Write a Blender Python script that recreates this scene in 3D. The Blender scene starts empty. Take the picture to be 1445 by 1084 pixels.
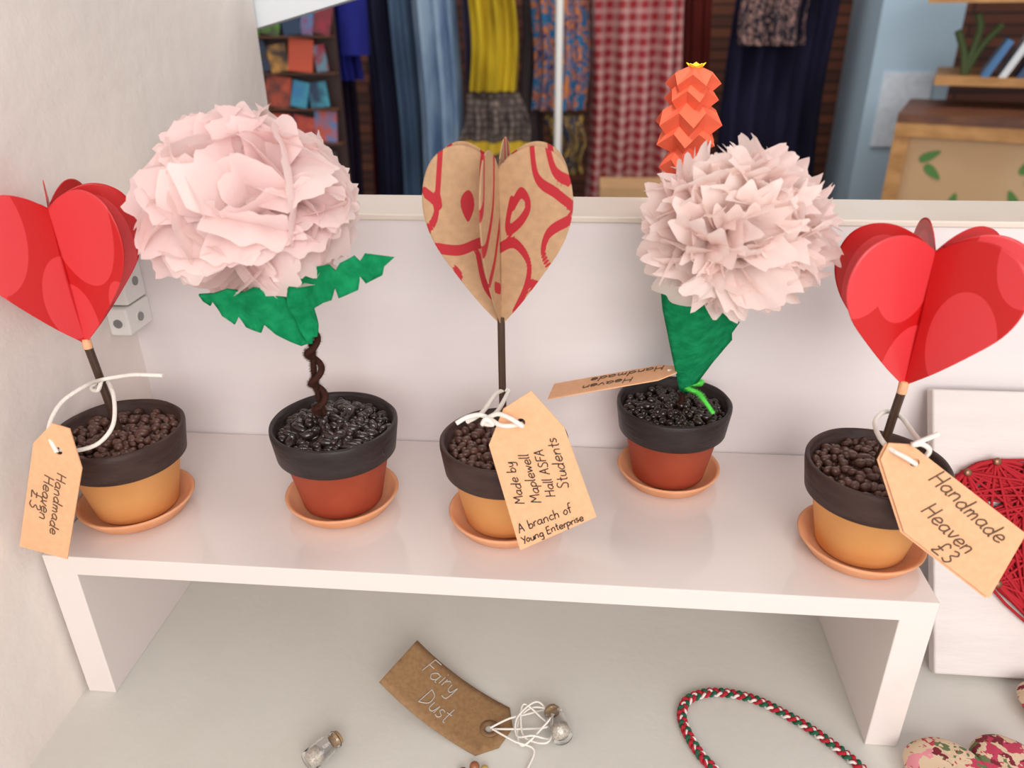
import bpy, bmesh, math, random
from mathutils import Vector, Matrix
random.seed(7)
S=bpy.context.scene
S.view_settings.view_transform='Standard'
S.view_settings.look='None'

# ------------------------------------------------------------------ helpers
def lin(r,g,b):
    f=lambda v:(v/255/12.92) if v/255<=.04045 else ((v/255+.055)/1.055)**2.4
    return (f(r),f(g),f(b),1)
def mat(name,col,rough=.5,var=None,bump=None,metal=0,coat=0,sss=0,col2=None,spec=.5,trans=0,stretch=None,transl=0):
    m=bpy.data.materials.new(name); m.use_nodes=True
    nt=m.node_tree; N=nt.nodes; L=nt.links; b=N['Principled BSDF']
    b.inputs['Base Color'].default_value=col; b.inputs['Roughness'].default_value=rough
    b.inputs['Metallic'].default_value=metal; b.inputs['Coat Weight'].default_value=coat
    b.inputs['Specular IOR Level'].default_value=spec; b.inputs['Transmission Weight'].default_value=trans
    if sss:
        b.inputs['Subsurface Weight'].default_value=sss; b.inputs['Subsurface Scale'].default_value=.01
    tc=N.new('ShaderNodeTexCoord'); src=tc.outputs['Object']
    if stretch:
        mp=N.new('ShaderNodeMapping'); mp.inputs['Scale'].default_value=stretch
        L.new(src,mp.inputs[0]); src=mp.outputs[0]
    if var:
        n=N.new('ShaderNodeTexNoise'); n.inputs['Scale'].default_value=var[0]; n.inputs['Detail'].default_value=4
        L.new(src,n.inputs[0])
        r=N.new('ShaderNodeValToRGB'); r.color_ramp.elements[0].position=.35; r.color_ramp.elements[1].position=.65
        c2=col2 or tuple(min(1,c*var[1]) for c in col[:3])+(1,)
        r.color_ramp.elements[0].color=col; r.color_ramp.elements[1].color=c2
        L.new(n.outputs[0],r.inputs[0]); L.new(r.outputs[0],b.inputs['Base Color'])
    if bump:
        n=N.new('ShaderNodeTexNoise'); n.inputs['Scale'].default_value=bump[0]; n.inputs['Detail'].default_value=6
        L.new(src,n.inputs[0])
        bp=N.new('ShaderNodeBump'); bp.inputs['Strength'].default_value=bump[1]; bp.inputs['Distance'].default_value=bump[2]
        L.new(n.outputs[0],bp.inputs['Height']); L.new(bp.outputs[0],b.inputs['Normal'])
    if transl:
        t=N.new('ShaderNodeBsdfTranslucent'); t.inputs[0].default_value=col
        mx=N.new('ShaderNodeMixShader'); mx.inputs[0].default_value=transl
        L.new(b.outputs[0],mx.inputs[1]); L.new(t.outputs[0],mx.inputs[2]); L.new(mx.outputs[0],N['Material Output'].inputs[0])
    return m
def group(name,loc):
    e=bpy.data.objects.new(name,None); S.collection.objects.link(e); e.location=loc; e.empty_display_size=.01
    return e
def link(o,parent=None):
    S.collection.objects.link(o)
    if parent:
        o.parent=parent; o.matrix_parent_inverse=Matrix.Translation(-Vector(parent.location))
    return o
def mesh(name,V,F,mats,parent=None,smooth=True,idx=None,solid=0,attr=None,bevel=0,sub=0):
    me=bpy.data.meshes.new(name); me.from_pydata([tuple(v) for v in V],[],F)
    if not isinstance(mats,(list,tuple)): mats=[mats]
    for m in mats: me.materials.append(m)
    if idx: me.polygons.foreach_set('material_index',idx)
    if smooth: me.polygons.foreach_set('use_smooth',[True]*len(F))
    if attr:
        for k,vals in attr.items():
            a=me.attributes.new(k,'FLOAT','POINT'); a.data.foreach_set('value',vals)
    me.update(); o=bpy.data.objects.new(name,me)
    if bevel:
        b=o.modifiers.new('b','BEVEL'); b.width=bevel; b.segments=3; b.limit_method='ANGLE'
    if solid:
        s=o.modifiers.new('s','SOLIDIFY'); s.thickness=solid; s.offset=0
    if sub:
        s=o.modifiers.new('sub','SUBSURF'); s.levels=sub; s.render_levels=sub
    return link(o,parent)
def boxvf(lo,hi):
    x0,y0,z0=lo; x1,y1,z1=hi
    V=[(x0,y0,z0),(x1,y0,z0),(x1,y1,z0),(x0,y1,z0),(x0,y0,z1),(x1,y0,z1),(x1,y1,z1),(x0,y1,z1)]
    F=[(0,3,2,1),(4,5,6,7),(0,1,5,4),(1,2,6,5),(2,3,7,6),(3,0,4,7)]
    return V,F
def box(name,lo,hi,m,parent=None,bevel=0,rot=None,piv=None):
    V,F=boxvf(lo,hi)
    if rot:
        c=Vector(piv or [(a+b)/2 for a,b in zip(lo,hi)]); V=[c+rot@(Vector(v)-c) for v in V]
    return mesh(name,V,F,m,parent,smooth=False,bevel=bevel)
def RZ(a): return Matrix.Rotation(math.radians(a),3,'Z')
def RX(a): return Matrix.Rotation(math.radians(a),3,'X')
def RY(a): return Matrix.Rotation(math.radians(a),3,'Y')
def lathe(name,prof,c,mats,parent=None,seg=72,pidx=None,wob=0,scale=1):
    V=[];F=[];I=[]
    n=len(prof); ph=random.random()*6
    for j,(r,z) in enumerate(prof):
        for k in range(seg):
            a=2*math.pi*k/seg
            w=wob*(math.sin(3*a+ph)+.6*math.sin(7*a+ph*2+j)) if r>0 else 0
            V.append((c[0]+scale*(r+w*.6)*math.cos(a),c[1]+scale*(r+w*.6)*math.sin(a),c[2]+scale*(z+w*.5)))
    for j in range(n-1):
        for k in range(seg):
            k2=(k+1)%seg
            F.append((j*seg+k,j*seg+k2,(j+1)*seg+k2,(j+1)*seg+k)); I.append(pidx[j] if pidx else 0)
    return mesh(name,V,F,mats,parent,idx=I)
def catmull(P,n=8,closed=False):
    P=[Vector(p) for p in P]; out=[]; m=len(P)
    rng=range(m if closed else m-1)
    for i in rng:
        if closed: a,b,c,d=P[(i-1)%m],P[i],P[(i+1)%m],P[(i+2)%m]
        else: a,b,c,d=P[max(i-1,0)],P[i],P[i+1],P[min(i+2,m-1)]
        for k in range(n):
            t=k/n
            out.append(.5*((2*b)+(c-a)*t+(2*a-5*b+4*c-d)*t*t+(3*b-a-3*c+d)*t**3))
    if not closed: out.append(P[-1])
    return out
def tube(name,paths,r,m,parent=None,closed=False,smooth=8,res=3):
    cu=bpy.data.curves.new(name,'CURVE'); cu.dimensions='3D'; cu.bevel_depth=r; cu.bevel_resolution=res; cu.use_fill_caps=True
    for P in paths:
        Q=catmull(P,smooth,closed) if smooth>1 else [Vector(p) for p in P]
        sp=cu.splines.new('POLY'); sp.points.add(len(Q)-1)
        for i,p in enumerate(Q): sp.points[i].co=(p[0],p[1],p[2],1)
        sp.use_cyclic_u=closed
    cu.materials.append(m)
    return link(bpy.data.objects.new(name,cu),parent)
def outline_sheet(name,pts,f3,m,parent=None,thick=.0006,holes=[],cuts=0,el=.006):
    """flat sheet from a 2-D outline (with optional round holes), mapped to 3-D by f3"""
    bm=bmesh.new()
    loops=[[Vector((p[0],p[1],0)) for p in pts]]
    for (hx,hy,hr) in holes:
        loops.append([Vector((hx+hr*math.cos(a*math.pi/8),hy+hr*math.sin(a*math.pi/8),0)) for a in range(16)])
    E=[]
    for lp in loops:
        vs=[bm.verts.new(v) for v in lp]
        E+=[bm.edges.new((vs[i],vs[(i+1)%len(vs)])) for i in range(len(vs))]
    bmesh.ops.triangle_fill(bm,edges=E,use_beauty=True)
    for _ in range(cuts):
        bmesh.ops.subdivide_edges(bm,edges=[e for e in bm.edges if e.calc_length()>el],cuts=1)
        bmesh.ops.triangulate(bm,faces=[f for f in bm.faces if len(f.verts)>3])
    if cuts: bmesh.ops.beautify_fill(bm,faces=bm.faces[:],edges=[e for e in bm.edges if not e.is_boundary])
    for v in bm.verts: v.co=Vector(f3(v.co.x,v.co.y))
    bmesh.ops.recalc_face_normals(bm,faces=bm.faces)
    me=bpy.data.meshes.new(name); bm.to_mesh(me); bm.free(); me.materials.append(m)
    if cuts:
        me.polygons.foreach_set('use_smooth',[True]*len(me.polygons))
    o=bpy.data.objects.new(name,me); s=o.modifiers.new('s','SOLIDIFY'); s.thickness=thick; s.offset=0
    return link(o,parent)

# ------------------------------------------------------------------ handwriting
G={
'H':(.65,[[(.05,1),(.03,0)],[(.5,1),(.5,0)],[(.03,.5),(.5,.52)]]),
'n':(.55,[[(.05,.5),(.05,0)],[(.05,.3),(.2,.5),(.38,.45),(.4,0)]]),
'd':(.6,[[(.42,.35),(.25,.5),(.03,.25),(.15,0),(.38,.1),(.45,.5),(.46,1)],[(.46,1),(.43,.1),(.5,0)]]),
'm':(.7,[[(.05,.5),(.05,0)],[(.05,.3),(.18,.5),(.28,.4),(.29,0)],[(.29,.3),(.42,.5),(.53,.4),(.55,0)]]),
'e':(.52,[[(.05,.25),(.4,.3),(.35,.5),(.15,.5),(.03,.2),(.2,0),(.45,.1)]]),
'v':(.48,[[(.03,.5),(.2,0),(.4,.5)]]),
'a':(.56,[[(.42,.45),(.2,.5),(.02,.25),(.15,.02),(.36,.12),(.42,.45)],[(.42,.5),(.42,.06),(.52,0)]]),
'£':(.65,[[(.5,.85),(.35,1),(.2,.85),(.22,.3),(.05,0),(.5,.02)],[(.05,.45),(.4,.45)]]),
'3':(.55,[[(.08,.9),(.3,1),(.42,.78),(.2,.52),(.45,.3),(.3,0),(.03,.1)]]),
'M':(.8,[[(.03,0),(.1,1)],[(.1,1),(.35,.4)],[(.35,.4),(.6,1)],[(.6,1),(.68,0)]]),
'b':(.5,[[(.06,1),(.05,0)],[(.05,.3),(.25,.5),(.42,.25),(.25,0),(.05,.08)]]),
'y':(.5,[[(.05,.5),(.1,.15),(.3,.1),(.4,.5)],[(.42,.5),(.38,-.3),(.1,-.35)]]),
'p':(.5,[[(.06,.5),(.03,-.45)],[(.06,.4),(.25,.5),(.42,.28),(.25,.02),(.05,.08)]]),
'l':(.22,[[(.08,1),(.05,.1),(.15,0)]]),
'w':(.62,[[(.03,.5),(.12,0)],[(.12,0),(.28,.4)],[(.28,.4),(.4,0)],[(.4,0),(.55,.5)]]),
'A':(.6,[[(0,0),(.28,1)],[(.28,1),(.5,0)],[(.1,.4),(.45,.4)]]),
'S':(.55,[[(.45,.9),(.2,1),(.08,.75),(.4,.4),(.35,.05),(.03,.1)]]),
'F':(.5,[[(.08,1),(.05,0)],[(.08,1),(.5,1)],[(.06,.55),(.4,.55)]]),
't':(.35,[[(.15,.9),(.15,.1),(.28,0)],[(0,.55),(.3,.55)]]),
'u':(.5,[[(.05,.5),(.07,.08),(.3,.05),(.4,.5)],[(.4,.5),(.42,0)]]),
's':(.4,[[(.32,.45),(.12,.5),(.08,.33),(.3,.18),(.2,0),(.02,.05)]]),
'r':(.36,[[(.05,.5),(.05,0)],[(.05,.3),(.2,.5),(.32,.45)]]),
'c':(.45,[[(.38,.42),(.2,.5),(.03,.25),(.18,0),(.4,.08)]]),
'h':(.5,[[(.06,1),(.05,0)],[(.05,.3),(.22,.5),(.37,.4),(.38,0)]]),
'o':(.48,[[(.2,.5),(.03,.25),(.18,0),(.38,.2),(.3,.48),(.18,.5)]]),
'f':(.35,[[(.35,.95),(.2,1),(.13,.8),(.12,-.05)],[(0,.5),(.3,.5)]]),
'Y':(.5,[[(0,1),(.25,.5)],[(.5,1),(.2,0)]]),
'g':(.52,[[(.4,.45),(.2,.5),(.03,.25),(.2,.02),(.4,.2),(.42,.5)],[(.42,.5),(.38,-.35),(.1,-.35)]]),
'E':(.55,[[(.45,1),(.08,.98)],[(.08,.98),(.05,0)],[(.05,0),(.45,.02)],[(.06,.5),(.4,.52)]]),
'i':(.2,[[(.08,.5),(.08,0)],[(.08,.72),(.09,.76)]]),
'D':(.6,[[(.05,1),(.05,0)],[(.05,1),(.4,.8),(.45,.3),(.05,0)]]),
' ':(.35,[])}
def handwriting(name,lines,f3,m,parent,r=.0003):
    """lines: (text, origin2d, dir2d, up2d, size)  f3 maps 2-D sheet coords to 3-D"""
    cu=bpy.data.curves.new(name,'CURVE'); cu.dimensions='3D'; cu.bevel_depth=r; cu.bevel_resolution=1
    for txt,o,d,u,sz in lines:
        x=0
        for ch in txt:
            w,st=G[ch]; jy=random.uniform(-.06,.06)
            for s in st:
                P=[Vector((p[0],p[1])) for p in s]
                Q=catmull(P,5) if len(P)>2 else P
                sp=cu.splines.new('POLY'); sp.points.add(len(Q)-1)
                for i,q in enumerate(Q):
                    a=(x+q[0]+.12*q[1])*sz; b=(q[1]+jy)*sz
                    p=f3(o[0]+d[0]*a+u[0]*b,o[1]+d[1]*a+u[1]*b)
                    sp.points[i].co=(p[0],p[1],p[2],1)
            x+=w
    cu.materials.append(m)
    return link(bpy.data.objects.new(name,cu),parent)

# ------------------------------------------------------------------ materials
M_panel=mat('white_painted_wood',lin(230,223,223),.45,var=(5,1.0),col2=lin(225,217,218),bump=(25,.15,.001),stretch=(1,1,5))
M_wall=mat('white_plaster',lin(240,230,223),.7,var=(5,1.0),col2=lin(234,223,217),bump=(60,.45,.002))
M_riser=mat('white_gloss_laminate',lin(228,217,213),.14,coat=.6)
M_sill=mat('white_sill_paint',lin(216,213,206),.4,var=(9,1),col2=lin(210,206,198),bump=(120,.3,.0009))
M_terra=mat('terracotta_clay',lin(224,158,116),.85,var=(60,1),col2=lin(230,170,130),bump=(300,.2,.0005),spec=.2)
M_tan=mat('pot_body_ochre',lin(238,172,104),.65,var=(40,1),col2=lin(242,180,114),bump=(200,.15,.0004),spec=.3)
M_red=mat('pot_body_brick_red',lin(184,84,58),.7,var=(60,1),col2=lin(192,92,64),bump=(200,.2,.0004),spec=.3)
M_rim=mat('pot_rim_dark_brown_paint',lin(56,40,37),.5,var=(50,1),col2=lin(68,50,46),bump=(90,.7,.0014),stretch=(1,1,3),spec=.25)
M_rimb=mat('pot_rim_black_paint',lin(42,34,34),.42,var=(50,1),col2=lin(52,43,43),bump=(90,.7,.0014),stretch=(1,1,3),spec=.28)
M_bead=mat('brown_gravel_beads',lin(72,44,36),.34,var=(200,1),col2=lin(98,66,56),spec=.45)
M_beadb=mat('black_gravel_beads',lin(34,24,22),.15,var=(200,1),col2=lin(54,40,36),spec=.6)
M_stem=mat('brown_straw_stem',lin(66,46,34),.35,bump=(200,.3,.0005))
M_card=mat('tag_card',lin(232,178,136),.75,var=(300,1),col2=lin(226,170,128),bump=(600,.2,.0003))
M_kraft=mat('kraft_tag_card',lin(156,120,82),.8,var=(400,1),col2=lin(142,107,72),bump=(500,.3,.0003))
M_ink=mat('black_ink',lin(25,22,24),.6)
M_inkg=mat('grey_brown_ink',lin(95,72,52),.6)
M_inks=mat('silver_ink',lin(185,180,172),.5)
M_string=mat('white_cotton_string',lin(236,230,222),.9,bump=(900,.8,.0006))
M_felt=mat('green_felt',lin(28,140,90),1.0,var=(150,1),col2=lin(16,118,72),bump=(500,.9,.0008),spec=.05)
M_pipe=mat('brown_pipe_cleaner',lin(66,40,33),.9,spec=.1)
M_lime=mat('lime_pipe_cleaner',lin(96,220,84),.8)
M_tissue=mat('pink_tissue_paper',lin(253,237,234),.8,var=(14,1),col2=lin(249,219,219),bump=(160,.55,.0012),transl=.45,spec=.1)
M_tissue2=mat('pale_pink_tissue_paper',lin(253,239,234),.8,var=(14,1),col2=lin(249,222,219),bump=(160,.55,.0012),transl=.45,spec=.1)
def marked(name,base,mark,rough,noise=None,coat=0):
    m=mat(name,base,rough,var=noise,col2=None if not noise else tuple(c*.86 for c in base[:3])+(1,),coat=coat)
    nt=m.node_tree;N=nt.nodes;L=nt.links;b=N['Principled BSDF']
    at=N.new('ShaderNodeAttribute'); at.attribute_name='mark'
    gt=N.new('ShaderNodeMath'); gt.operation='GREATER_THAN'; gt.inputs[1].default_value=0
    L.new(at.outputs['Fac'],gt.inputs[0])
    mx=N.new('ShaderNodeMix'); mx.data_type='RGBA'
    L.new(gt.outputs[0],mx.inputs[0])
    if b.inputs['Base Color'].links: L.new(b.inputs['Base Color'].links[0].from_socket,mx.inputs[6])
    else: mx.inputs[6].default_value=base
    mx.inputs[7].default_value=mark
    L.new(mx.outputs[2],b.inputs['Base Color'])
    return m
M_hred=marked('red_patterned_card',lin(192,8,12),lin(214,52,58),.42,coat=.12)
M_hkraft=marked('kraft_card_red_marker',lin(188,150,114),lin(172,30,42),.75,noise=(250,.9))

# ------------------------------------------------------------------ room shell
HR=.1093; XW=-.003; YP=.146
box('window_sill',(XW-.15,-.75,-.03),(1.1,.20,0),M_sill)
box('wall_left',(XW-.16,-.75,-.03),(XW,.44,1.5),M_wall)
box('wall_partition',(XW,YP,0),(1.9,.197,.2748-.004),M_panel)
M_ledge=mat('ledge_cream_paint',lin(226,214,203),.4,var=(8,1),col2=lin(219,205,192),bump=(30,.2,.001))
box('trim_ledge',(XW,YP-.0015,.2708),(1.9,.199,.2748),M_ledge,bevel=.001)
M_floor=mat('dark_floor',lin(74,60,50),.5,var=(5,1.4))
box('floor',(-1.6,.2,-.85),(2.3,3.0,-.8),M_floor)
# slatted brown back wall
M_slat=bpy.data.materials.new('brown_slatted_wall'); M_slat.use_nodes=True
nt=M_slat.node_tree; b=nt.nodes['Principled BSDF']; b.inputs['Roughness'].default_value=.7
br=nt.nodes.new('ShaderNodeTexBrick'); tc=nt.nodes.new('ShaderNodeTexCoord'); mp=nt.nodes.new('ShaderNodeMapping')
mp.inputs['Rotation'].default_value=(math.radians(90),0,0)
nt.links.new(tc.outputs['Object'],mp.inputs[0]); nt.links.new(mp.outputs[0],br.inputs[0])
br.inputs['Color1'].default_value=lin(120,66,44); br.inputs['Color2'].default_value=lin(72,40,32); br.inputs['Mortar'].default_value=lin(34,20,18)
br.inputs['Scale'].default_value=3.2; br.inputs['Mortar Size'].default_value=.02; br.inputs['Mortar Smooth'].default_value=1; br.inputs['Row Height'].default_value=.10; br.inputs['Brick Width'].default_value=1.3
nt.links.new(br.outputs[0],b.inputs['Base Color'])
box('wall_back',(-1.6,2.3,-.8),(2.3,2.36,1.8),M_slat)
M_sw=mat('shop_wall_paint',lin(200,208,214),.7)
box('wall_right',(2.2,.2,-.8),(2.3,2.3,1.8),M_sw)
box('wall_shop_left',(-1.6,.44,-.8),(-1.5,2.3,1.8),M_sw)
box('ceiling',(-1.6,.44,1.8),(2.3,2.36,1.85),M_sw)
box('trim_window_head',(-.02,.445,.370),(.2,.47,.47),mat('white_trim',lin(226,232,236),.4),rot=RY(-14),piv=(-.02,.445,.370))

# ------------------------------------------------------------------ riser
t=.0183
g=group('display_riser_shelf',(.25,.06,0))
V=[];F=[]
pts=[(0,0),(t,0),(t,HR-t*.72),(.5-t,HR-t*.72),(.5-t,0),(.5,0),(.5,HR),(0,HR)]
for y in (0,YP-.001):
    for p in pts: V.append((p[0],y,p[1]))
F=[(0,1,2,7),(7,2,3,6),(3,4,5,6),(8,15,10,9),(15,14,11,10),(11,14,13,12)]
for i in range(8): F.append((i,i+8,(i+1)%8+8,(i+1)%8))
mesh('riser_body',V,F,M_riser,g,smooth=False,bevel=.0006)

# ------------------------------------------------------------------ cupboard block in the corner
g=group('joint_block',(.003,.13,.21))
M_pl=mat('white_plastic',lin(232,230,226),.35)
M_plh=mat('screw_steel',lin(150,150,150),.35,metal=.8)
box('block_upper',(XW,.122,.2175),(.011,YP,.246),M_pl,g,bevel=.0015)
box('block_lower',(XW,.117,.198),(.0115,YP,.2165),M_pl,g,bevel=.0015)
for (yy,zz) in ((.134,.231),(.131,.207)):
    for rr,mm,dx in ((.0042,M_pl,.0005),(.003,M_plh,.0012)):
        V=[];F=[]
        for k in range(24):
            a=k*math.pi/12; V+= [(.0115+dx-.002,yy+rr*math.cos(a),zz+rr*math.sin(a)),(.0115+dx,yy+rr*math.cos(a),zz+rr*math.sin(a))]
        F=[(2*k,2*k+1,(2*k+3)%48,(2*k+2)%48) for k in range(24)]+[tuple(range(1,48,2))]
        mesh('screw',V,F,mm,g,smooth=False)
for rr,mm,dy in ((.0042,M_pl,.0005),(.003,M_plh,.0012)):
    V=[]
    for k in range(24):
        a=k*math.pi/12; V+= [(.0045+rr*math.cos(a),.117,.207+rr*math.sin(a)),(.0045+rr*math.cos(a),.117-dy,.207+rr*math.sin(a))]
    mesh('screw',V,[(2*k,2*k+1,(2*k+3)%48,(2*k+2)%48) for k in range(24)]+[tuple(range(1,48,2))],mm,g,smooth=False)

# ------------------------------------------------------------------ pots
def ico(r=1):
    bm=bmesh.new(); bmesh.ops.create_icosphere(bm,subdivisions=2,radius=r)
    V=[v.co.copy() for v in bm.verts]; F=[tuple(v.index for v in f.verts) for f in bm.faces]; bm.free(); return V,F
IV,IF=ico()
def pot(g,x,y,body,rim,bead,sc=1,bead_r=.0025,nb=330,mound=.003,stretchy=.35):
    z=HR+.0003
    lathe('saucer',[(.0,0),(.026,0),(.0285,.0012),(.0338,.0085),(.0345,.0097),(.0337,.0104),(.0318,.0093),(.0272,.0036),(0,.0036)],(x,y,z),M_terra,g,scale=sc)
    prof=[(0,.004),(.0228,.004),(.024,.0052),(.0310,.0390),(.0338,.0386),(.0352,.0398),(.0362,.047),(.0374,.0555),(.0373,.0582),(.0364,.0592),(.0352,.0588),(.0343,.057),(.0318,.046),(0,.046)]
    lathe('pot_body',prof,(x,y,z),[body,rim],g,pidx=[0,0,0,1,1,1,1,1,1,1,1,1,1],wob=.00028,scale=sc)
    V=[];F=[];placed=[]
    k=0;tries=0
    while k<nb and tries<12000:
        tries+=1
        a=random.random()*2*math.pi; r=math.sqrt(random.random())*.0322*sc
        bx,by=r*math.cos(a),r*math.sin(a); br_=bead_r*random.uniform(.7,1.2)
        lvl=random.choice((0,0,1,2))
        bz=z+(.0480+lvl*.0022+mound*(1-(r/.032)**2))*sc
        if any((bx-p[0])**2+(by-p[1])**2+(bz-p[2])**2<((.72-.2*stretchy)*(br_+p[3]))**2 for p in placed): continue
        placed.append((bx,by,bz,br_)); n=len(V)
        ax=Vector((random.gauss(0,1),random.gauss(0,1),random.gauss(0,.4))).normalized(); el=random.uniform(.0,.35)+stretchy*random.uniform(0,.9)
        for v in IV:
            w=v+ax*(v.dot(ax))*el
            V.append((x+bx+w.x*br_,y+by+w.y*br_,bz+w.z*br_))
        F+=[tuple(i+n for i in f) for f in IF]; k+=1
    mesh('gravel_beads',V,F,bead,g)
    lathe('gravel_base',[(0,.0490+mound),(.020,.048+mound*.6),(.0322,.047)],(x,y,z),bead,g,scale=sc)
def fuzz(name,path,r,m,parent,dens=1):
    Q=catmull(path,14); V=[];F=[]
    tube(name+'_core',[path],r*.6,m,parent)
    for i in range(len(Q)-1):
        a,b=Q[i],Q[i+1]; d=(b-a); l=d.length; d.normalize()
        s=d.orthogonal().normalized(); u=d.cross(s)
        for k in range(int(l*40000*dens)+1):
            p=a.lerp(b,random.random()); an=random.random()*6.283
            o=(s*math.cos(an)+u*math.sin(an)); e=p+o*r*random.uniform(.85,1.3)+d*random.uniform(-.3,.3)*r
            w=d.cross(o)*.00022
            n=len(V); V+=[p+w,p-w,e]; F.append((n,n+1,n+2))
    mesh(name+'_bristles',V,F,m,parent,smooth=False)

# ------------------------------------------------------------------ paper hearts
HP=catmull([(0,0),(.30,.16),(.62,.36),(.88,.55),(1,.73),(.985,.89),(.87,1.02),(.67,1.09),(.44,1.10),(.20,1.05),(0,.97)],5)
def segd(p,a,b):
    ab=b-a; t=max(0,min(1,(p-a).dot(ab)/max(1e-9,ab.dot(ab)))); return (p-(a+ab*t)).length
def marks_strokes(strokes,w):
    SS=[catmull([Vector(q) for q in s],6) for s in strokes]
    def f(r,z):
        p=Vector((r,z)); d=9
        for s in SS:
            for i in range(len(s)-1): d=min(d,segd(p,s[i],s[i+1]))
        return w-d
    return f
def marks_circles(cs):
    def f(r,z):
        vals=[rad-math.hypot(r-a,z-b) for a,b,rad in cs]; vals.sort(reverse=True)
        return vals[0]
    return f
def paper_heart(g,x,y,z,R,Hn,wings,m,lean=(0,0)):
    ns=len(HP); nt_=30
    for wi,(ang,bend,mk) in enumerate(wings):
        a=math.radians(ang); V=[];F=[];A=[]
        for i,(r,zz) in enumerate([(p[0],p[1]) for p in HP]):
            s=i/(ns-1); az=.97*min(1,s*1.05)
            for j in range(nt_+1):
                t=j/nt_; rr=r*t; h=az*(1-t)+zz*t
                lat=bend*rr*rr*R
                V.append((x+lean[0]*h+R*rr*math.cos(a)-lat*math.sin(a),y+lean[1]*h+R*rr*math.sin(a)+lat*math.cos(a),z+Hn*h))
                A.append(mk(rr,h) if mk else -1)
        for i in range(ns-1):
            for j in range(nt_):
                q=i*(nt_+1)+j; F.append((q,q+1,q+nt_+2,q+nt_+1))
        mesh('heart_wing_%d'%(wi+1),V,F,m,g,attr={'mark':A},solid=.0005)

# --- pot 1 (left)
g1=group('potted_paper_heart',(.0335,.049,HR))
pot(g1,.0335,.049,M_tan,M_rim,M_bead,nb=260)
tube('stem',[[(.0335,.050,HR+.045),(.032,.049,.185),(.030,.047,.224)]],.0024,M_stem,g1)
tube('stem_top',[[(.030,.047,.221),(.030,.047,.227)]],.0026,M_card,g1)
cA=marks_circles([(.75,.88,.42),(.05,.35,.30),(.95,.25,.30)])
cB=marks_circles([(.40,.95,.50),(.0,.15,.30),(.75,.30,.20)])
cC=marks_circles([(.5,.65,.38)])
paper_heart(g1,.030,.046,.224,.0415,.079,[(-4,-.12,cB),(237,-.1,cA),(36,0,cC),(88,.1,cC),(120,.1,cA)],M_hred)
# --- pot 3 (centre)
g3=group('potted_paper_heart',(.2657,.054,HR))
pot(g3,.2657,.054,M_tan,M_rim,M_bead)
tube('stem',[[(.2655,.054,HR+.045),(.265,.054,.2),(.265,.054,.243)]],.0021,M_stem,g3)
sA=marks_strokes([[(.98,.62),(.85,.70),(.80,.85),(.72,1.15)],[(.97,.85),(.78,.78)],[(.42,.70),(.48,.78),(.40,.82),(.36,.77),(.42,.70)],[(.43,.76),(.42,.74)],[(.86,.52),(.55,.50),(.2,.54),(.02,.43)],[(.3,.47),(.22,.28),(.05,.17)],[(.62,.38),(.55,.34)],[(.15,1.2),(.22,.87),(.05,.72)]],.033)
sB=marks_strokes([[(.45,1.2),(.52,.94),(.78,.85),(1.0,.78)],[(.97,.70),(.70,.62),(.62,.50),(.72,.40)],[(.62,1.2),(.75,.98),(.95,.92)],[(.2,.76),(.32,.84),(.42,.77),(.3,.67),(.12,.62),(.18,.78),(.2,.76)],[(.0,.50),(.22,.54),(.42,.43),(.38,.27),(.2,.09)],[(.62,.28),(.45,.30)]],.033)
sC=marks_strokes([[(.2,1.2),(.3,.8),(.7,.6),(1,.6)],[(.0,.65),(.3,.45),(.6,.36)],[(.05,.25),(.3,.3)],[(.7,1.1),(.8,.85),(1,.8)]],.036)
paper_heart(g3,.265,.054,.238,.0378,.086,[(196,-.06,sA),(-18,.08,sB),(-100,.05,sC),(22,.0,sC),(86,0,sB),(160,0,sC)],M_hkraft)
# --- pot 5 (right)
g5=group('potted_paper_heart',(.4705,.043,HR))
pot(g5,.4705,.043,M_tan,M_rim,M_bead,nb=260)
tube('stem',[[(.4705,.043,HR+.045),(.472,.042,.19),(.473,.040,.214)]],.0023,M_stem,g5)
tube('stem_top',[[(.473,.040,.212),(.473,.040,.219)]],.0025,M_card,g5)
paper_heart(g5,.473,.040,.216,.0440,.073,[(205,-.1,marks_circles([(.85,.98,.42),(.30,.90,.40),(.05,.1,.36)])),(-58,.12,marks_circles([(.50,.42,.36),(.95,1.05,.3)])),(-14,.05,cA),(24,.0,cC),(82,.0,cC),(146,0,cC)],M_hred)

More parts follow.
